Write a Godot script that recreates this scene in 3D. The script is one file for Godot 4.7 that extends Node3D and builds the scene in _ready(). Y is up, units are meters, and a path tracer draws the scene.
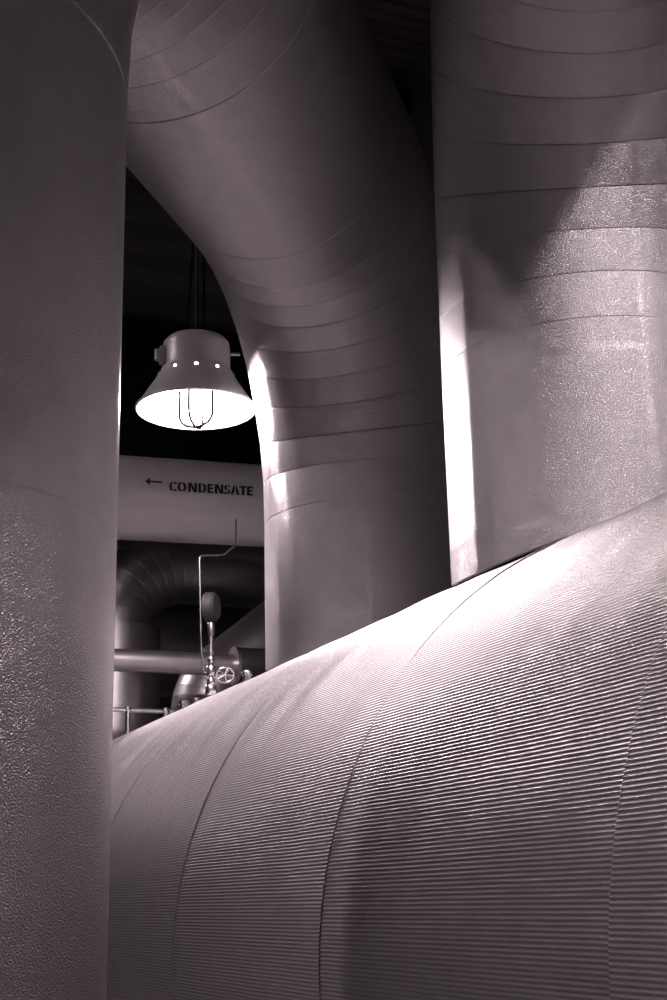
extends Node3D
# Turbine hall: measured in "survey units" (u) around the camera's eye; K turns them into metres.
const K := 0.6
const FLOOR_Y := -2.6          # u, below the eye
const CEIL_Y := 13.6
const WALL_R := 9.35
const WALL_L := -9.5
const WALL_B := -24.0
const WALL_F := 10.0
# turbine casing: horizontal cylinder along z
const TX := 4.988
const TY := -0.349
const TR := 2.409
var CAM := Basis(Vector3(0.9200987, -0.02145594, 0.39109847), Vector3(-0.09037804, 0.95992465, 0.26528564), Vector3(-0.38111702, -0.27943569, 0.88128628))
var names := {}
var M := {}
var rng := RandomNumberGenerator.new()

# ---------------------------------------------------------------- helpers
func W(p: Vector3) -> Vector3:                 # survey units -> metres (floor at y = 0)
	return Vector3(p.x, p.y - FLOOR_Y, p.z) * K

func ray(px: float, py: float) -> Vector3:
	return (CAM * Vector3(px - 333.5, 500.0 - py, -1374.0)).normalized()

func uz(px: float, py: float, z: float) -> Vector3:   # point on the plane z (u) behind a pixel
	var r := ray(px, py)
	return r * (z / r.z)

func numbered(n: String) -> String:
	if not names.has(n):
		names[n] = 0
		return n
	names[n] += 1
	return "%s_%03d" % [n, names[n]]

func thing(called: String, label: String, category: String, at := Vector3.ZERO, group := "") -> Node3D:
	var o := Node3D.new()
	o.name = numbered(called)
	add_child(o)
	o.position = at
	o.set_meta("label", label)
	o.set_meta("category", category)
	if group != "":
		o.set_meta("group", group)
	return o

func part(called: String, mesh: Mesh, mat: Material, parent: Node3D, at := Vector3.ZERO) -> MeshInstance3D:
	var o := MeshInstance3D.new()
	o.name = called
	o.mesh = mesh
	o.material_override = mat
	o.cast_shadow = GeometryInstance3D.SHADOW_CASTING_SETTING_ON
	parent.add_child(o, true)
	o.position = at
	return o

func struct(called: String, mesh: Mesh, mat: Material, at := Vector3.ZERO) -> MeshInstance3D:
	var o := part(called, mesh, mat, self, at)
	o.set_meta("kind", "structure")
	return o

func arr_mesh(v: PackedVector3Array, n: PackedVector3Array, uv: PackedVector2Array, idx: PackedInt32Array) -> ArrayMesh:
	for k in range(0, idx.size(), 3):            # front faces agree with the normals
		var i0 := idx[k]
		if (v[idx[k + 1]] - v[i0]).cross(v[idx[k + 2]] - v[i0]).dot(n[i0] + n[idx[k + 1]] + n[idx[k + 2]]) > 0.0:
			var t := idx[k + 1]
			idx[k + 1] = idx[k + 2]
			idx[k + 2] = t
	var a := []
	a.resize(Mesh.ARRAY_MAX)
	a[Mesh.ARRAY_VERTEX] = v
	a[Mesh.ARRAY_NORMAL] = n
	a[Mesh.ARRAY_TEX_UV] = uv
	# tangents for the normal maps
	a[Mesh.ARRAY_INDEX] = idx
	var st := SurfaceTool.new()
	var m := ArrayMesh.new()
	m.add_surface_from_arrays(Mesh.PRIMITIVE_TRIANGLES, a)
	st.create_from(m, 0)
	st.generate_tangents()
	return st.commit()

# grid of points (rows x cols) -> smooth mesh; normals given
func grid_mesh(rows: int, cols: int, v: PackedVector3Array, n: PackedVector3Array, uv: PackedVector2Array) -> ArrayMesh:
	var idx := PackedInt32Array()
	for r in rows - 1:
		for c in cols - 1:
			var a := r * cols + c
			var b := a + cols
			idx.append_array([a, a + 1, b, a + 1, b + 1, b])
	return arr_mesh(v, n, uv, idx)

func box(s: Vector3, bev := 0.0) -> Mesh:
	var b := BoxMesh.new()
	b.size = s
	return b

# lathe around y: profile of Vector2(radius, y); creases by doubled points
func lathe(prof: Array, sides := 48) -> ArrayMesh:
	var v := PackedVector3Array(); var n := PackedVector3Array(); var uv := PackedVector2Array(); var idx := PackedInt32Array()
	var acc := 0.0
	for i in prof.size() - 1:
		var p: Vector2 = prof[i]
		var q: Vector2 = prof[i + 1]
		var d := q - p
		var L := d.length()
		if L < 1e-6:
			continue
		var nn0 := Vector2(d.y, -d.x) / L
		var na := nn0; var nb := nn0
		if i > 0:
			var e: Vector2 = p - prof[i - 1]
			if e.length() > 1e-6:
				var en := Vector2(e.y, -e.x).normalized()
				if en.dot(nn0) > 0.75: na = (en + nn0).normalized()
		if i + 2 < prof.size():
			var e2: Vector2 = prof[i + 2] - q
			if e2.length() > 1e-6:
				var en2 := Vector2(e2.y, -e2.x).normalized()
				if en2.dot(nn0) > 0.75: nb = (en2 + nn0).normalized()
		var base := v.size()
		for k in sides + 1:
			var a := TAU * k / sides
			var c := cos(a); var s := sin(a)
			v.append(Vector3(p.x * c, p.y, p.x * s)); n.append(Vector3(na.x * c, na.y, na.x * s)); uv.append(Vector2(a * max(p.x, q.x), acc))
			v.append(Vector3(q.x * c, q.y, q.x * s)); n.append(Vector3(nb.x * c, nb.y, nb.x * s)); uv.append(Vector2(a * max(p.x, q.x), acc + L))
		for k in sides:
			var a := base + k * 2
			idx.append_array([a, a + 1, a + 2, a + 1, a + 3, a + 2])
		acc += L
	return arr_mesh(v, n, uv, idx)

# tube swept along points (metres), closed with caps
func tube(pts: Array, rad: float, sides := 16, caps := true) -> ArrayMesh:
	var st := SurfaceTool.new()
	st.begin(Mesh.PRIMITIVE_TRIANGLES)
	var rows := pts.size()
	var t0: Vector3 = (pts[1] - pts[0]).normalized()
	var u := t0.cross(Vector3.UP)
	if u.length() < 0.05: u = t0.cross(Vector3.RIGHT)
	u = u.normalized()
	var acc := 0.0
	var v := PackedVector3Array(); var n := PackedVector3Array(); var uv := PackedVector2Array(); var idx := PackedInt32Array()
	for i in rows:
		var t: Vector3
		if i == 0: t = t0
		elif i == rows - 1: t = (pts[i] - pts[i - 1]).normalized()
		else: t = ((pts[i] - pts[i - 1]).normalized() + (pts[i + 1] - pts[i]).normalized()).normalized()
		u = (u - t * u.dot(t)).normalized()
		var w := t.cross(u)
		if i > 0: acc += (pts[i] - pts[i - 1]).length()
		for k in sides + 1:
			var a := TAU * k / sides
			var d := u * cos(a) + w * sin(a)
			v.append(pts[i] + d * rad); n.append(d); uv.append(Vector2(a * rad, acc))
	for i in rows - 1:
		for k in sides:
			var a := i * (sides + 1) + k
			var b := a + sides + 1
			idx.append_array([a, a + 1, b, a + 1, b + 1, b])
	if caps:
		for e in 2:
			var i := 0 if e == 0 else rows - 1
			var t2: Vector3 = t0 if e == 0 else (pts[i] - pts[i - 1]).normalized()
			var nn := -t2 if e == 0 else t2
			var c0 := v.size()
			v.append(pts[i]); n.append(nn); uv.append(Vector2.ZERO)
			for k in sides + 1:
				v.append(v[i * (sides + 1) + k]); n.append(nn); uv.append(Vector2(0.01, 0.01 * k))
			for k in sides:
				if e == 0: idx.append_array([c0, c0 + 2 + k, c0 + 1 + k])
				else: idx.append_array([c0, c0 + 1 + k, c0 + 2 + k])
	return arr_mesh(v, n, uv, idx)

# several meshes -> one
func join(list: Array) -> ArrayMesh:
	var st := SurfaceTool.new()
	st.begin(Mesh.PRIMITIVE_TRIANGLES)
	for e in list:
		st.append_from(e[0], 0, e[1])
	return st.commit()

func xf(p: Vector3, b := Basis()) -> Transform3D:
	return Transform3D(b, p)

func axis_basis(d: Vector3) -> Basis:            # y along d
	var y := d.normalized()
	var x := y.cross(Vector3.FORWARD)
	if x.length() < 0.05: x = y.cross(Vector3.RIGHT)
	x = x.normalized()
	return Basis(x, y, x.cross(y))

# ---------------------------------------------------------------- materials
func emboss_image(px: int, freq: float, seed_: int, strength: float, stretch := 1.0) -> ImageTexture:
	var nz := FastNoiseLite.new()
	nz.seed = seed_
	nz.noise_type = FastNoiseLite.TYPE_SIMPLEX_SMOOTH
	nz.frequency = freq
	nz.fractal_octaves = 2
	var im := nz.get_seamless_image(px, px)
	im.convert(Image.FORMAT_RGBA8)
	im.bump_map_to_normal_map(strength)
	im.generate_mipmaps()
	return ImageTexture.create_from_image(im)

func tone_image(px: int, freq: float, seed_: int, lo: float, hi: float) -> ImageTexture:
	var nz := FastNoiseLite.new()
	nz.seed = seed_
	nz.frequency = freq
	nz.fractal_octaves = 5
	var im := nz.get_seamless_image(px, px)
	im.convert(Image.FORMAT_RGB8)
	for y in px:
		for x in px:
			var g: float = lerp(lo, hi, im.get_pixel(x, y).r)
			im.set_pixel(x, y, Color(g, g, g))
	im.generate_mipmaps()
	return ImageTexture.create_from_image(im)

func metal(col: Color, rough: float, metallic := 1.0) -> StandardMaterial3D:
	var m := StandardMaterial3D.new()
	m.albedo_color = col
	m.metallic = metallic
	m.roughness = rough
	return m

func make_materials() -> void:
	var emb := emboss_image(1024, 0.12, 7, 5.0)
	var smear := tone_image(256, 0.012, 21, 0.9, 1.0)
	var tint := tone_image(256, 0.02, 33, 0.95, 1.0)
	# pebble-embossed aluminium sheet
	var a := metal(Color(0.80, 0.79, 0.80), 0.36, 0.92)
	a.normal_enabled = true
	a.normal_texture = emb
	a.normal_scale = 0.65
	a.roughness_texture = smear
	a.albedo_texture = tint
	a.uv1_scale = Vector3(1.6, 1.6, 1.6)
	M.alu = a
	var b: StandardMaterial3D = a.duplicate()
	b.normal_scale = 0.45
	b.roughness = 0.45
	b.metallic = 0.72
	M.corr = b
	var p: StandardMaterial3D = metal(Color(0.62, 0.61, 0.62), 0.42, 0.9)
	p.roughness_texture = smear
	p.albedo_texture = tint
	M.pipe_dull = p
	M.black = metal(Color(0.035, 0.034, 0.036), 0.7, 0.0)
	M.neck = metal(Color(0.1, 0.1, 0.1), 0.8, 0.0)
	M.steel = metal(Color(0.72, 0.71, 0.72), 0.3, 1.0)
	M.dark_steel = metal(Color(0.22, 0.21, 0.22), 0.45, 0.6)
	var pa: StandardMaterial3D = metal(Color(0.66, 0.65, 0.66), 0.35, 0.0)
	pa.albedo_texture = tint
	M.paint = pa
	M.wire = metal(Color(0.012, 0.012, 0.012), 0.9, 0.0)
	M.wire.metallic_specular = 0.0
	M.tube_metal = metal(Color(0.45, 0.44, 0.45), 0.4, 0.9)
	M.print_ink = metal(Color(0.05, 0.05, 0.055), 0.7, 0.0)
	M.enamel = metal(Color(0.80, 0.79, 0.80), 0.35, 0.0)
	var fl: StandardMaterial3D = metal(Color(0.38, 0.37, 0.37), 0.6, 0.0)
	fl.albedo_texture = tone_image(512, 0.008, 5, 0.75, 1.0)
	fl.uv1_triplanar = true
	fl.uv1_world_triplanar = true
	fl.uv1_scale = Vector3(0.3, 0.3, 0.3)
	M.concrete = fl
	var wl: StandardMaterial3D = metal(Color(0.42, 0.41, 0.42), 0.7, 0.0)
	wl.albedo_texture = tint
	wl.uv1_triplanar = true
	wl.uv1_world_triplanar = true
	M.wall = wl
	M.siding = metal(Color(0.60, 0.59, 0.60), 0.6, 0.0)
	M.siding_b = metal(Color(0.54, 0.53, 0.54), 0.6, 0.0)
	M.deck = metal(Color(0.45, 0.42, 0.41), 0.7, 0.0)
	var bulb := StandardMaterial3D.new()
	bulb.albedo_color = Color(1, 0.97, 0.97)
	bulb.emission_enabled = true
	bulb.emission = Color(1.0, 0.93, 0.94)
	bulb.emission_energy_multiplier = 6.0
	M.bulb = bulb

# ---------------------------------------------------------------- clad pipes
# a straight, mitred sheet-metal piece between path points; planes n0 / n1 cut its ends
func gore(p0: Vector3, n0: Vector3, p1: Vector3, n1: Vector3, bn: Vector3, rad: float, sides: int, saddle := -1.0, g0 := 0.005, g1 := 0.005) -> ArrayMesh:
	var d := (p1 - p0).normalized()
	var e := d.cross(bn).normalized()
	var dep := 0.014
	var v := PackedVector3Array(); var n := PackedVector3Array(); var uv := PackedVector2Array()
	var rows := 8
	for k in sides + 1:
		var a := TAU * k / sides
		var o := bn * cos(a) + e * sin(a)
		var q := p0 + o * rad
		var t0: float = (p0 - q).dot(n0) / d.dot(n0)
		var t1: float = (p1 - q).dot(n1) / d.dot(n1)
		if saddle >= 0.0:                      # foot follows the turbine's curve (d points up)
			var xx: float = q.x / K - TX
			var ys: float = (TY + sqrt(max(TR * TR - xx * xx, 0.0)) + saddle - FLOOR_Y) * K
			t0 = ys - q.y
		var ts := [t0, t0 + g0 * 0.6, t0 + g0 * 0.65, t0 + g0, t1 - g1, t1 - g1 * 0.65, t1 - g1 * 0.6, t1]
		var rr := [rad - dep, rad - dep, rad - 0.001, rad, rad, rad - 0.001, rad - dep, rad - dep]
		for i in rows:
			v.append(p0 + o * rr[i] + d * ts[i])
			var nn := o
			if i == 2: nn = (o - d * 0.3).normalized()
			elif i == 5: nn = (o + d * 0.3).normalized()
			n.append(nn)
			uv.append(Vector2(a * rad, ts[i] + p0.length() * 0.37))
	return grid_mesh(sides + 1, rows, v, n, uv)

func clad_run(parent: Node3D, pts: Array, bn: Vector3, rad: float, saddle: float, wide := [], sides := 96) -> void:
	for i in pts.size() - 1:
		var p0: Vector3 = pts[i]
		var p1: Vector3 = pts[i + 1]
		var d := (p1 - p0).normalized()
		var n0 := d
		var n1 := d
		if i > 0: n0 = (d + (p0 - pts[i - 1]).normalized()).normalized()
		if i + 2 < pts.size(): n1 = (d + (pts[i + 2] - p1).normalized()).normalized()
		part("cladding_sheet", gore(p0, n0, p1, n1, bn, rad, sides, saddle if i == 0 else -1.0, 0.0065 if i in wide else 0.0026, 0.0065 if i + 1 in wide else 0.0026), M.alu, parent)

# path (u): up from the base, a bend towards heading h, level run, bend down, down
func u_point(s: float, base: Vector3, h: Vector3, y1: float, r1: float, lev: float, r2: float) -> Vector3:
	var p := Vector3(base.x, 0, base.z)
	if s <= y1: return p + Vector3.UP * s
	s -= y1
	var a1 := r1 * PI / 2
	if s <= a1:
		var a := s / r1
		return p + Vector3.UP * (y1 + r1 * sin(a)) + h * r1 * (1 - cos(a))
	s -= a1
	p += Vector3.UP * (y1 + r1) + h * r1
	if s <= lev: return p + h * s
	s -= lev
	p += h * lev
	var a2 := r2 * PI / 2
	if s <= a2:
		var a := s / r2
		return p + h * r2 * sin(a) - Vector3.UP * r2 * (1 - cos(a))
	s -= a2
	return p + h * r2 - Vector3.UP * (r2 + s)

func crossover(label: String, base: Vector3, psi: float, y1: float, r1: float, lev: float, r2: float, rad: float, ss: Array, saddle: float, wide := []) -> Node3D:
	var h := Vector3(sin(psi), 0, -cos(psi))
	var foot := TY + TR - 0.02
	var t := thing("crossover_pipe", label, "pipe", Vector3.ZERO)
	var pts := []
	var list := [foot]
	list.append_array(ss)
	for s in list: pts.append(W(u_point(s, base, h, y1, r1, lev, r2)))
	clad_run(t, pts, Vector3.UP.cross(h).normalized(), rad * K, saddle, wide)
	part("neck", gore(W(Vector3(base.x, foot, base.z)), Vector3.UP, W(Vector3(base.x, foot + 0.6, base.z)), Vector3.UP, Vector3.RIGHT, (rad - 0.05) * K, 64, 0.002), M.neck, t)
	return t

# ---------------------------------------------------------------- turbine
func turbine() -> void:
	var t := thing("turbine_casing", "huge horizontal turbine casing clad in finely corrugated aluminium sheet", "turbine", Vector3.ZERO)
	var nz := FastNoiseLite.new()
	nz.seed = 11
	nz.frequency = 1.0
	nz.fractal_octaves = 2
	var R := TR * K
	var c := W(Vector3(TX, TY, 0))
	var th0 := deg_to_rad(72.0)
	var ncor := 318
	var pitch := 0.0112
	var per := 8
	var amp := pitch * 0.095
	var cuts := []
	var z := -6.25 + 2.38 * 2
	while z > -16.0:
		cuts.append(z)
		z -= 2.38
	cuts.append(-16.6)
	for ip in cuts.size() - 1:
		var z0: float = cuts[ip] * K + 0.002
		var z1: float = cuts[ip + 1] * K - 0.002
		var lift := 0.0008 if ip % 2 == 0 else -0.0003
		var phase := rng.randf() * TAU
		# corrugated, from behind the crest round to the underside
		var nzs := 18
		var cols := ncor * per + 1
		var v := PackedVector3Array(); var n := PackedVector3Array(); var uv := PackedVector2Array()
		for iz in nzs + 1:
			var zz: float = lerp(z0, z1, float(iz) / nzs)
			for k in cols:
				var arc := pitch * k / per
				var th := th0 + arc / R
				var bump := 0.0065 * nz.get_noise_2d(zz * 1.9 + ip * 0.31, arc * 0.45)
				var dbz := 0.0065 * (nz.get_noise_2d((zz + 0.01) * 1.9 + ip * 0.31, arc * 0.45) - nz.get_noise_2d((zz - 0.01) * 1.9 + ip * 0.31, arc * 0.45)) / 0.02
				var w := TAU * k / per + phase
				var rr := R + lift + bump + amp * cos(w)
				var dr := -amp * sin(w) * TAU / pitch
				var er := Vector3(cos(th), sin(th), 0)
				var et := Vector3(-sin(th), cos(th), 0)
				v.append(c + er * rr + Vector3(0, 0, zz))
				n.append((er - et * dr - Vector3(0, 0, dbz)).normalized())
				uv.append(Vector2(zz, arc))
		part("cladding_panel", grid_mesh(nzs + 1, cols, v, n, uv), M.corr, t)
	# the far flank, out of sight: plain sheet down to the floor
	var za: float = cuts[0] * K
	var zb: float = cuts[cuts.size() - 1] * K
	var v2 := PackedVector3Array(); var n2 := PackedVector3Array(); var uv2 := PackedVector2Array()
	var thend := th0 + pitch * ncor / R
	var lo := asin((W(Vector3(0, FLOOR_Y, 0)).y - c.y) / R)
	for seg in 2:
		v2.clear(); n2.clear(); uv2.clear()
		var a0 := lo if seg == 0 else thend - 0.01
		var a1 := th0 + 0.01 if seg == 0 else PI - lo
		for e in 2:
			for k in 33:
				var th: float = lerp(a0, a1, k / 32.0)
				var er := Vector3(cos(th), sin(th), 0)
				v2.append(c + er * (R - 0.003) + Vector3(0, 0, za if e == 0 else zb)); n2.append(er); uv2.append(Vector2(za if e == 0 else zb, th * R))
		part("flank_sheet", grid_mesh(2, 33, v2.duplicate(), n2.duplicate(), uv2.duplicate()), M.corr, t)
	# end plates
	for e in 2:
		var zz := za if e == 0 else zb
		var st := SurfaceTool.new()
		st.begin(Mesh.PRIMITIVE_TRIANGLES)
		for k in 64:
			var a0: float = lerp(lo, PI - lo, k / 64.0)
			var a1: float = lerp(lo, PI - lo, (k + 1) / 64.0)
			var p0 := c + Vector3(cos(a0), sin(a0), 0) * (R - 0.004) + Vector3(0, 0, zz)
			var p1 := c + Vector3(cos(a1), sin(a1), 0) * (R - 0.004) + Vector3(0, 0, zz)
			var pc := Vector3(c.x, c.y, zz)
			if e == 0:
				st.add_vertex(pc); st.add_vertex(p1); st.add_vertex(p0)
			else:
				st.add_vertex(pc); st.add_vertex(p0); st.add_vertex(p1)
		st.generate_normals()
		part("end_plate", st.commit(), M.pipe_dull, t)

# ---------------------------------------------------------------- pendant lamp
func bell_shell(prof: Array, sides: int, holes_row: int, every: int, inward: bool) -> ArrayMesh:
	# lathe with small square openings left out in one row
	var st := SurfaceTool.new()
	st.begin(Mesh.PRIMITIVE_TRIANGLES)
	st.set_smooth_group(0)
	for i in prof.size() - 1:
		var p: Vector2 = prof[i]
		var q: Vector2 = prof[i + 1]
		for k in sides:
			if i == holes_row and k % every == 0: continue
			var a0 := TAU * (k - 0.5) / sides
			var a1 := TAU * (k + 0.5) / sides
			var A := Vector3(p.x * cos(a0), p.y, p.x * sin(a0))
			var B := Vector3(p.x * cos(a1), p.y, p.x * sin(a1))
			var C := Vector3(q.x * cos(a0), q.y, q.x * sin(a0))
			var D := Vector3(q.x * cos(a1), q.y, q.x * sin(a1))
			var tri := [A, C, B, B, C, D]
			if inward: tri = [A, B, C, B, D, C]
			for x in tri: st.add_vertex(x)
	st.index()
	st.generate_normals()
	return st.commit()

func pendant_lamp(label: String, at: Vector3, top_y: float, energy: float) -> Node3D:
	var t := thing("pendant_lamp", label, "lamp", W(at), "industrial pendant lamps")
	t.rotation.y = deg_to_rad(-9.2)
	var k := K * 0.975
	# rim plane at y = 0; the numbers are u
	var outer := [Vector2(0.562, 0.0), Vector2(0.545, 0.035), Vector2(0.50, 0.10), Vector2(0.455, 0.175), Vector2(0.405, 0.25), Vector2(0.375, 0.305), Vector2(0.368, 0.335), Vector2(0.345, 0.365), Vector2(0.325, 0.40), Vector2(0.325, 0.60), Vector2(0.315, 0.66), Vector2(0.28, 0.70), Vector2(0.20, 0.725), Vector2(0.0, 0.735)]
	var o2 := []
	var i2 := []
	for p in outer:
		o2.append(p * k)
		i2.append(Vector2(max(p.x - 0.012, 0.0), p.y - (0.012 if p.y > 0.62 else 0.0)) * k)
	part("shade", bell_shell(o2, 66, 5, 6, false), M.enamel, t)
	part("reflector", bell_shell(i2, 66, 5, 6, true), M.enamel, t)
	var rim := []
	for j in 9:
		var a := TAU * j / 8.0
		rim.append(Vector2(0.562 + 0.014 * cos(a), 0.014 * sin(a)) * k)
	rim.reverse()
	part("rim", lathe(rim, 80), M.enamel, t)
	# lug and bolts on the housing
	part("lug", join([[box(Vector3(0.05, 0.16, 0.10) * k), xf(Vector3(-0.335, 0.50, 0.06) * k)], [lathe([Vector2(0, -0.05) * k, Vector2(0.04, -0.05) * k, Vector2(0.04, 0.05) * k, Vector2(0, 0.05) * k], 12), xf(Vector3(-0.37, 0.50, 0.06) * k)]]), M.enamel, t)
	part("bolt", tube([Vector3(0.31, 0.56, 0.06) * k, Vector3(0.41, 0.565, 0.07) * k], 0.02 * k, 8), M.steel, t)
	# lamp bulb, its holder
	part("bulb_holder", lathe([Vector2(0, 0.62) * k, Vector2(0.09, 0.62) * k, Vector2(0.09, 0.30) * k, Vector2(0.05, 0.27) * k, Vector2(0, 0.27) * k].map(func(q): return q), 20), M.enamel, t)
	var bp := []
	for j in 13:
		var a := PI * j / 12.0
		bp.append(Vector2(0.125 * sin(a), 0.12 - 0.15 * cos(a)) * k)
	part("bulb", lathe(bp, 24), M.bulb, t)
	# guard: two bowed wires that meet below the bulb, and a ring
	var cage: Array = []
	for j in 2:
		var a := TAU * (j + 0.35) / 4.0
		var w := []
		for m in 25:
			var b := PI * m / 24.0
			var x := -0.17 * cos(b)
			var y := -0.02 - 0.16 * pow(sin(b), 0.7)
			if m == 0 or m == 24: pass
			w.append(Vector3(x * cos(a), y, x * sin(a)) * k)
		w.push_front(w[0] + Vector3(0, 0.22, 0) * k)
		w.push_back(w[w.size() - 1] + Vector3(0, 0.22, 0) * k)
		part("guard_wire", tube(w, 0.013 * k, 6), M.wire, t)
	# conduit up to the roof
	part("conduit", tube([Vector3(0, 0.72 * k, 0), Vector3(0, (top_y - at.y) * k, 0)], 0.012 * k, 8), M.black, t)
	var l := OmniLight3D.new()
	l.name = "lamp_light"
	l.light_color = Color(1.0, 0.925, 0.945)
	l.light_energy = energy
	l.light_size = 0.07
	l.omni_range = 40.0
	l.omni_attenuation = 2.0
	l.shadow_enabled = true
	t.add_child(l)
	l.position = Vector3(0, 0.10 * k, 0)
	return t

# ---------------------------------------------------------------- scene
func _ready() -> void:
	rng.seed = 4
	var cam := Camera3D.new()
	cam.name = "camera"
	cam.transform = Transform3D(CAM.orthonormalized(), W(Vector3.ZERO))
	cam.fov = 2.0 * rad_to_deg(atan(500.0 / 1374.0))
	cam.near = 0.02
	cam.far = 200.0
	add_child(cam)
	cam.current = true
	var env := Environment.new()
	env.background_mode = Environment.BG_COLOR
	env.background_color = Color(0, 0, 0)
	env.tonemap_mode = Environment.TONE_MAPPER_LINEAR
	env.tonemap_exposure = 1.0
	env.sdfgi_enabled = true
	env.ssao_enabled = true
	env.ssil_enabled = true
	var we := WorldEnvironment.new()
	we.name = "environment"
	we.environment = env
	add_child(we)
	make_materials()
	# lamps: the one in view, and its sisters hung over the deck on the viewer's side
	var lp := ray(196, 409)
	lp *= 12.05 / Vector2(lp.x, lp.z).length()
	pendant_lamp("lit bell-shaped pendant lamp with wire guard beside the bent crossover pipe", lp, CEIL_Y, 7.4)
	pendant_lamp("bell-shaped pendant lamp hung high above the near end of the casing", Vector3(4.4, 7.0, -1.2), CEIL_Y, 10.0)
	pendant_lamp("bell-shaped pendant lamp hung over the walkway behind the viewer", Vector3(-1.7, 5.4, 2.4), CEIL_Y, 1.0)
	pendant_lamp("bell-shaped pendant lamp hung low over the walkway beside the viewer", Vector3(-2.6, 2.6, -1.0), CEIL_Y, 1.0)
	pendant_lamp("bell-shaped pendant lamp hung over the walkway beyond the standing pipe leg", Vector3(-3.2, 4.7, -5.6), CEIL_Y, 4.2)
	pendant_lamp("bell-shaped pendant lamp hung high beside the condensate pipe", Vector3(0.2, 7.2, -12.5), CEIL_Y, 1.2)
	pendant_lamp("bell-shaped pendant lamp hung past the far end of the casing", Vector3(2.9, 4.6, -18.4), CEIL_Y, 1.6)

	setting()
	turbine()
	# the two crossover pipes
	var ss := [3.13, 3.55, 3.96, 4.38, 4.79, 5.21, 5.63, 6.04, 6.46, 7.07, 9.02]
	for i in 9: ss.append(9.46 + i * 0.42)
	var r2 := 2.46
	var lev := 7.33 - 2.2 - r2
	var s_down: float = 3.259 + 2.2 * PI / 2 + lev + r2 * PI / 2     # where the second leg starts, at y = 3.0
	ss.append(s_down)
	ss.append(s_down + 3.0 - 1.22)
	ss.append(s_down + 3.0 - FLOOR_Y)
	crossover("aluminium-clad crossover pipe arching from the casing behind the lamp to a standing leg", Vector3(4.921, 0, -10.468), deg_to_rad(-140.1), 3.259, 2.201, lev, r2, 0.968, ss, 0.012, [10, 11, 21])
	var s2 := [3.33, 3.71, 4.14, 4.57, 5.01, 5.47, 5.93, 6.38, 6.80, 7.25, 10.0, 13.0, 16.0, 19.5]
	crossover("aluminium-clad crossover pipe rising from the casing and bending overhead, without a lamp beside it", Vector3(4.952, 0, -7.171), deg_to_rad(-153.4), 3.51, 2.287, 30.0, 2.3, 0.957, s2, 0.028)
	background_pipes()
	fittings()

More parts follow.
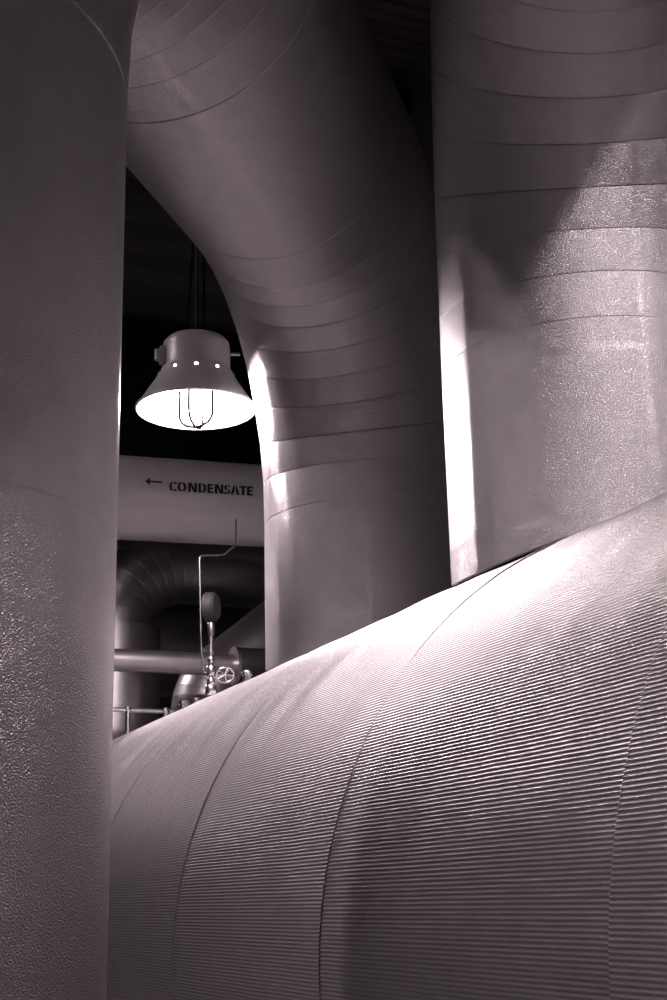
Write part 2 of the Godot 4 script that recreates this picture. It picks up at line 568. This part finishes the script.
func setting() -> void:
	var w := (WALL_R - WALL_L) * K
	var hgt := (CEIL_Y - FLOOR_Y) * K
	var dp := (WALL_F - WALL_B) * K
	var cx := (WALL_R + WALL_L) * 0.5 * K
	var cz := (WALL_F + WALL_B) * 0.5 * K
	var th := 0.3
	struct("floor", box(Vector3(w + 2 * th, th, dp + 2 * th)), M.concrete, Vector3(cx, -th / 2, cz))
	var cl := struct("ceiling", box(Vector3(w + 2 * th, th, dp + 2 * th)), M.deck, Vector3(cx, hgt + th / 2, cz))
	var wb := struct("wall_back", box(Vector3(w, hgt, th)), M.wall, Vector3(cx, hgt / 2, WALL_B * K - th / 2))
	struct("wall_front", box(Vector3(w, hgt, th)), M.wall, Vector3(cx, hgt / 2, WALL_F * K + th / 2))
	struct("wall_left", box(Vector3(th, hgt, dp + 2 * th)), M.wall, Vector3(WALL_L * K - th / 2, hgt / 2, cz))
	struct("wall_right", box(Vector3(th, hgt, dp + 2 * th)), M.wall, Vector3(WALL_R * K + th / 2, hgt / 2, cz))
	# lapped siding on the back wall
	var bh := 0.33 * K
	var y := 10.3 * K - FLOOR_Y * K
	var i := 0
	var bm := box(Vector3(w, bh * 0.96, 0.03))
	while y < hgt - bh * 0.4:
		var b := part("siding_board", bm, M.siding if i % 2 == 0 else M.siding_b, wb, Vector3(0, y + bh / 2 - hgt / 2, th / 2 + 0.022))
		b.rotation.x = -0.1
		y += bh
		i += 1
	y = 4.0 * K
	while y < 9.6 * K:
		var b := part("siding_board", bm, M.siding if i % 2 == 0 else M.siding_b, wb, Vector3(0, y + bh / 2 - hgt / 2, th / 2 + 0.022))
		b.rotation.x = -0.1
		y += bh
		i += 1
	# ribs of the roof deck
	var ribs := []
	var z := WALL_B * K + 0.1
	var rb := box(Vector3(w, 0.05, 0.06))
	while z < -6.0 * K:
		ribs.append([rb, xf(Vector3(0, -th / 2 - 0.024, z - cz))])
		z += 0.165
	var rp := part("deck_ribs", join(ribs), M.deck, cl)
	rp.set_meta("kind", "stuff")
	# added black band, girder-shaped: its colour paints the darkness behind the lamp
	var g := thing("painted_dark_band", "added black girder-shaped band painting the darkness along the back wall", "girder", W(Vector3((WALL_L + WALL_R) / 2, 7.2, WALL_B + 0.9)))
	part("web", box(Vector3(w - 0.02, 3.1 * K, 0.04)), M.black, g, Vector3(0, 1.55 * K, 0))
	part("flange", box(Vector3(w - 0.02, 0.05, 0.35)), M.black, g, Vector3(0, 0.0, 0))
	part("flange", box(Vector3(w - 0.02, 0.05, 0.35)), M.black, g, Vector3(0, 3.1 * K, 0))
	# roof beam near the right wall, with its knee brace
	var bp := uz(415, 106, -18.0)
	var rbm := thing("roof_beam", "dark steel I-beam crossing under the roof deck", "beam", W(Vector3((WALL_L + WALL_R) / 2, bp.y, -18.0)))
	part("web", box(Vector3(w - 0.02, 0.17, 0.02)), M.black, rbm)
	part("flange", box(Vector3(w - 0.02, 0.02, 0.14)), M.black, rbm, Vector3(0, 0.085, 0))
	part("flange", box(Vector3(w - 0.02, 0.02, 0.14)), M.black, rbm, Vector3(0, -0.085, 0))
	var k0 := W(Vector3(WALL_R - 2.2, bp.y - 0.3, -18.0))
	var k1 := W(Vector3(WALL_R - 0.15, bp.y - 2.0, -18.0))
	var kb := thing("knee_brace", "dark diagonal brace between roof beam and wall", "brace", k0)
	part("bar", tube([Vector3.ZERO, k1 - k0], 0.06, 4), M.black, kb)
	# drop cables behind the lamp
	for e in [[193.0, 250.0, "slack dark cable hanging behind the lamp"], [204.0, 275.0, "dark cable hanging behind the lamp, close to the bent pipe"]]:
		var cz2 := -20.0 if e[0] < 200.0 else -20.9
		var a := uz(e[0], e[1], cz2)
		var b := uz(e[0] - 6.0 if e[0] < 200.0 else e[0], 330, cz2)
		var top := a + (a - b) * 1.0
		top = a + (a - b).normalized() * ((CEIL_Y - a.y) / (a - b).normalized().y)
		var low := b + (b - a).normalized() * 3.0
		var cbl := thing("hanging_cable", e[2], "cable", W(low))
		part("cable", tube([Vector3.ZERO, W(top) - W(low)], 0.012, 8), M.black, cbl)

func straight_pipe(called: String, label: String, a: Vector3, b: Vector3, r: float, mat: Material) -> Node3D:
	var t := thing(called, label, "pipe", W(a))
	part("pipe", tube([Vector3.ZERO, W(b) - W(a)], r * K, 40), mat, t)
	return t

func bend(pts: Array, r: float, n := 10) -> Array:     # round the corners of a polyline (u) with radius r
	var out := [pts[0]]
	for i in range(1, pts.size() - 1):
		var a: Vector3 = (pts[i - 1] - pts[i]).normalized()
		var b: Vector3 = (pts[i + 1] - pts[i]).normalized()
		var half := acos(clamp(a.dot(b), -1, 1)) / 2
		var L := r / tan(half)
		var c: Vector3 = pts[i] + (a + b).normalized() * (r / sin(half))
		var p0: Vector3 = pts[i] + a * L - c
		var p1: Vector3 = pts[i] + b * L - c
		for k in n + 1:
			out.append(c + p0.slerp(p1, float(k) / n))
	out.append(pts[-1])
	return out

func rel(pts: Array, o: Vector3) -> Array:
	return pts.map(func(p): return W(p) - W(o))

func background_pipes() -> void:
	# condensate main with its stencilled name
	var c1 := uz(122, 498, -15.3)
	var c2 := uz(262, 505.5, -15.1)
	var yy := (c1.y + c2.y) / 2
	c1.y = yy; c2.y = yy
	var d := (c2 - c1).normalized()
	var a := c1 - d * ((c1.x - WALL_L - 0.12) / d.x)
	var b := c1 + d * ((WALL_R - 0.12 - c1.x) / d.x)
	var cp := straight_pipe("condensate_pipe", "pale painted horizontal pipe stencilled CONDENSATE with an arrow", a, b, 0.5, M.paint)
	var o := W(a)
	var nrm := Vector3(-d.z, 0, d.x).normalized()
	if nrm.z < 0: nrm = -nrm
	var bs := Basis(d, Vector3.UP, nrm)
	var tm := TextMesh.new()
	var sf := SystemFont.new()
	sf.font_names = PackedStringArray(["Droid Sans"])
	sf.font_weight = 800
	var fv := FontVariation.new()
	fv.base_font = sf
	tm.font = fv
	tm.text = "CONDENSATE"
	tm.font_size = 32
	tm.pixel_size = 0.0029
	tm.depth = 0.012
	var tc := uz(212, 489, -14.65)
	tc.y = yy + 0.02
	# put it on the pipe's side facing the walkway
	var along := (tc - a).dot(d)
	var tp := a + d * along + nrm * 0.497
	tp.y = uz(212, 489, tp.z).y
	var tn := part("lettering", join([[tm, xf(Vector3(-0.0022, 0, 0))], [tm, xf(Vector3(0.0022, 0, 0.0002))], [tm, xf(Vector3(0, 0, 0.0004))]]), M.print_ink, cp, W(tp) - o)
	tn.basis = bs
	tn.set_meta("label", "black stencil letters CONDENSATE")
	var total := fv.get_string_size(tm.text, HORIZONTAL_ALIGNMENT_LEFT, -1, 32).x
	for li in [0, 1, 3, 6, 7]:
		var c0 := fv.get_string_size(tm.text.substr(0, li), HORIZONTAL_ALIGNMENT_LEFT, -1, 32).x
		var cw := fv.get_string_size(tm.text.substr(li, 1), HORIZONTAL_ALIGNMENT_LEFT, -1, 32).x
		part("stencil_bridge", box(Vector3(0.006, 0.085, 0.014)), M.paint, tn, Vector3((c0 + cw * 0.5 - total * 0.5) * tm.pixel_size, 0.0, 0))
	var ap := a + d * ((uz(155, 482, -14.7) - a).dot(d)) + nrm * 0.497
	ap.y = uz(155, 482, ap.z).y
	var st := SurfaceTool.new()
	st.begin(Mesh.PRIMITIVE_TRIANGLES)
	var s := 0.012 * K
	for q in [[Vector2(-9, 0), Vector2(-4, 4), Vector2(-4, -4)], [Vector2(-4, 1), Vector2(8, 1), Vector2(8, -1)], [Vector2(-4, 1), Vector2(8, -1), Vector2(-4, -1)]]:
		for p in q: st.add_vertex(Vector3(p.x * s, p.y * s, 0.006))
	st.generate_normals()
	var an := part("arrow", st.commit(), M.print_ink, cp, W(ap) - o)
	an.basis = bs
	an.set_meta("label", "black arrow pointing along the pipe")

	# insulated elbow pipe: up from the floor, then level to the right
	var z := -18.6
	var ve := uz(112, 650, z)
	var he := uz(210, 570, z)
	var foot := Vector3(ve.x, FLOOR_Y, z)
	var pts := bend([foot, Vector3(ve.x, he.y, z), Vector3(WALL_R - 0.05, he.y, z)], 1.04, 9)
	var el := thing("elbow_pipe", "dark clad pipe turning from upright to level under the condensate pipe", "pipe", W(foot))
	var rp := rel(pts, foot)
	clad_run2(el, rp, 0.52 * K, M.pipe_dull)
	var cy: float = uz(125, 631, z).y
	part("sleeve", tube([Vector3.ZERO, W(Vector3(ve.x, cy, z)) - W(foot)], 0.665 * K, 48), M.pipe_dull, el)

	# small pipe across the back with its lagged end
	var s0 := uz(115, 661.5, -15.9)
	var s1 := uz(235, 664, -15.9)
	s1.y = s0.y * 0.5 + s1.y * 0.5
	s0.y = s1.y
	var left := Vector3(WALL_L, s0.y, -15.9)
	var sp := straight_pipe("small_pipe", "slim grey level pipe ending in a thick dark lagged sleeve", left, Vector3(s1.x, s1.y, -15.9), 0.135, M.pipe_dull)
	var ox := W(left)
	part("sleeve", tube([W(Vector3(s1.x, s1.y, -15.9)) - ox, W(Vector3(WALL_R, s1.y, -15.9)) - ox], 0.225 * K, 32), M.dark_steel, sp)
	part("flange", tube([W(Vector3(s1.x - 0.03, s1.y, -15.9)) - ox, W(Vector3(s1.x + 0.01, s1.y, -15.9)) - ox], 0.235 * K, 32), M.steel, sp)

	# big drum behind
	var dr := uz(200, 650, -21.5)
	straight_pipe("drum", "big dim level drum behind the elbow pipe", Vector3(WALL_L + 0.05, dr.y, -21.5), Vector3(WALL_R - 0.05, dr.y, -21.5), 0.78, M.pipe_dull)

	# clad pipe that drops from the right and turns down again
	var zz := -17.3
	var q := [uz(330, 590, zz), uz(203, 692, zz), uz(240, 800, zz)]
	var fo: Vector3 = q[2]
	fo.y = FLOOR_Y
	q[2] = fo
	var dp := thing("return_pipe", "clad return pipe slanting down and turning below the small pipe", "pipe", W(fo))
	clad_run2(dp, rel(bend(q, 0.62, 7), fo), 0.45 * K, M.pipe_dull)

	# cable ladder far behind
	for e in [[537.5, 3.0, "topmost of the thin pale rails right under the condensate pipe"], [549.0, 2.5, "middle one of the thin pale rails under the condensate pipe"], [556.0, 2.0, "lowest of the thin pale rails behind the elbow pipe"]]:
		var p := uz(135, e[0], -22.6)
		var r := thing("cable_ladder_rail", e[2], "rail", W(Vector3(WALL_L, p.y, -22.6)), "rails behind the elbow pipe")
		part("rail", box(Vector3((WALL_R - WALL_L) * K, e[1] * 0.017 * K, 0.05)), M.paint, r, Vector3((WALL_R - WALL_L) * K / 2, 0, 0))

# clad run along ready-made points with one bend plane
func clad_run2(parent: Node3D, pts: Array, rad: float, mat: Material) -> void:
	for i in pts.size() - 1:
		var p0: Vector3 = pts[i]
		var p1: Vector3 = pts[i + 1]
		if (p1 - p0).length() < 0.01: continue
		var d := (p1 - p0).normalized()
		var n0 := d
		var n1 := d
		if i > 0: n0 = (d + (p0 - pts[i - 1]).normalized()).normalized()
		if i + 2 < pts.size(): n1 = (d + (pts[i + 2] - p1).normalized()).normalized()
		part("cladding_sheet", gore(p0, n0, p1, n1, Vector3(0, 0, 1), rad, 40), mat, parent)

func ytop(x: float) -> float:        # height of the casing's surface (u)
	return TY + sqrt(TR * TR - (x - TX) * (x - TX))

func fittings() -> void:
	# pressure gauge on its valve tree, standing on the casing
	var g := uz(211, 690, -13.3)
	g.y = ytop(g.x) + 0.004
	var px := 0.0104                  # u per pixel there
	var y0: float = uz(211, 690, -13.3).y
	var Y := func(py: float) -> float: return (uz(211, py, -13.3).y - g.y) * K
	var t := thing("pressure_gauge", "dark round pressure gauge on a valve stem with a small handwheel", "gauge", W(g))
	var s := px * K
	part("stem", tube([Vector3(0, 0, 0), Vector3(0, Y.call(622.0), 0)], 2.3 * s, 12), M.steel, t)
	for e in [[690.0, 6.0, 5.0], [682.0, 4.5, 4.0], [671.0, 5.0, 5.0], [660.0, 3.8, 3.0], [652.0, 3.4, 2.0], [629.0, 3.6, 7.0]]:
		var yc: float = Y.call(e[0])
		part("fitting", lathe([Vector2(0, -e[2] * s), Vector2(e[1] * s * 0.8, -e[2] * s), Vector2(e[1] * s, -e[2] * s * 0.7), Vector2(e[1] * s, e[2] * s * 0.7), Vector2(e[1] * s * 0.8, e[2] * s), Vector2(0, e[2] * s)], 6), M.steel, t, Vector3(0, yc, 0))
	# gauge head, turned away
	var gh: float = Y.call(607.0)
	var ax := Vector3(0.80, 0.0, 0.60).normalized()
	var head := part("gauge_case", lathe([Vector2(0, -6 * s), Vector2(12 * s, -6 * s), Vector2(14.5 * s, -3.5 * s), Vector2(15 * s, 5 * s), Vector2(13.5 * s, 6 * s), Vector2(13 * s, 4 * s), Vector2(0, 4 * s)], 36), M.black, t, Vector3(0, gh, 0))
	head.basis = axis_basis(-ax)
	part("dial", lathe([Vector2(0, 4.2 * s), Vector2(12.8 * s, 4.2 * s)], 24), M.black, head)
	# handwheel on the near side
	var hy: float = Y.call(675.0)
	var hw := Node3D.new()
	var wc := Vector3(13 * s, hy, 4 * s)
	var ring := []
	for j in 25:
		var a := TAU * j / 24.0
		ring.append(Vector3(9 * s * cos(a), 7 * s * sin(a), 3.5 * s * sin(a)))
	var wl := part("handwheel", tube(ring, 1.1 * s, 8, false), M.steel, t, wc)
	for j in 5:
		var a := TAU * j / 5.0
		part("spoke", tube([Vector3.ZERO, Vector3(9 * s * cos(a), 7 * s * sin(a), 3.5 * s * sin(a))], 0.9 * s, 6), M.steel, wl)
	part("valve_spindle", tube([Vector3(0, hy, 0), wc], 1.5 * s, 8), M.steel, t)
	# impulse tube
	var tp := [uz(209, 672, -13.3), uz(203, 674, -13.3), uz(201, 640, -13.3), uz(199.5, 556, -13.3), uz(224, 555, -13.4), uz(236, 545, -13.6), uz(236, 520, -14.6)]
	part("impulse_tube", tube(rel(bend(tp, 0.035, 5), g), 1.0 * s, 8), M.tube_metal, t)
	# studs with cap nuts along the flange behind the crest
	for e in [[184.0, 706.0, 1.0, "capped flange stud, tallest beside the gauge valve"], [196.0, 702.0, 0.7, "low capped stud right below the gauge valve"], [247.0, 676.0, 0.8, "capped stud close to the foot of the bent pipe"], [171.0, 713.0, 0.55, "small capped stud at the end of the handrail"]]:
		var p := uz(e[0], e[1], -13.6)
		p = p * (4.25 / p.x)
		var base := Vector3(p.x, ytop(p.x) + 0.004, p.z)
		var st := thing("flange_stud", e[3], "stud", W(base))
		var r: float = 6.0 * s * e[2]
		var hh: float = (p.y - base.y) * K + 7.0 * s * e[2]
		part("shank", lathe([Vector2(0, 0), Vector2(r * 0.75, 0), Vector2(r * 0.75, hh * 0.55), Vector2(0, hh * 0.55)], 12), M.steel, st)
		part("cap_nut", lathe([Vector2(0, hh * 0.5), Vector2(r, hh * 0.5), Vector2(r, hh * 0.8), Vector2(r * 0.75, hh * 0.93), Vector2(0, hh)], 12), M.steel, st)
	# handrail at the far end of the casing
	var zr := -15.6
	var h0 := uz(172, 711.5, zr)
	var h1 := uz(90, 711.5, zr)
	h1.y = h0.y
	var hb := Vector3(h0.x, ytop(h0.x) + 0.004, zr)
	var hr := thing("handrail", "thin tubular handrail along the top of the casing", "railing", W(hb))
	part("rail", tube(rel([h0, h1], hb), 2.2 * 0.0122 * K, 12), M.steel, hr)
	for x in [128.0, 166.0]:
		var pt := uz(x, 712, zr)
		var pb := Vector3(pt.x, ytop(pt.x) + 0.004, zr)
		pt.y = h0.y
		part("post", tube(rel([pb, pt], hb), 2.4 * 0.0122 * K, 10), M.steel, hr)
		part("joint", lathe([Vector2(0, -0.02), Vector2(0.02, -0.02), Vector2(0.028, 0), Vector2(0.02, 0.022), Vector2(0, 0.028)], 12), M.steel, hr, W(pt) - W(hb) + Vector3(0, 0.0, 0))
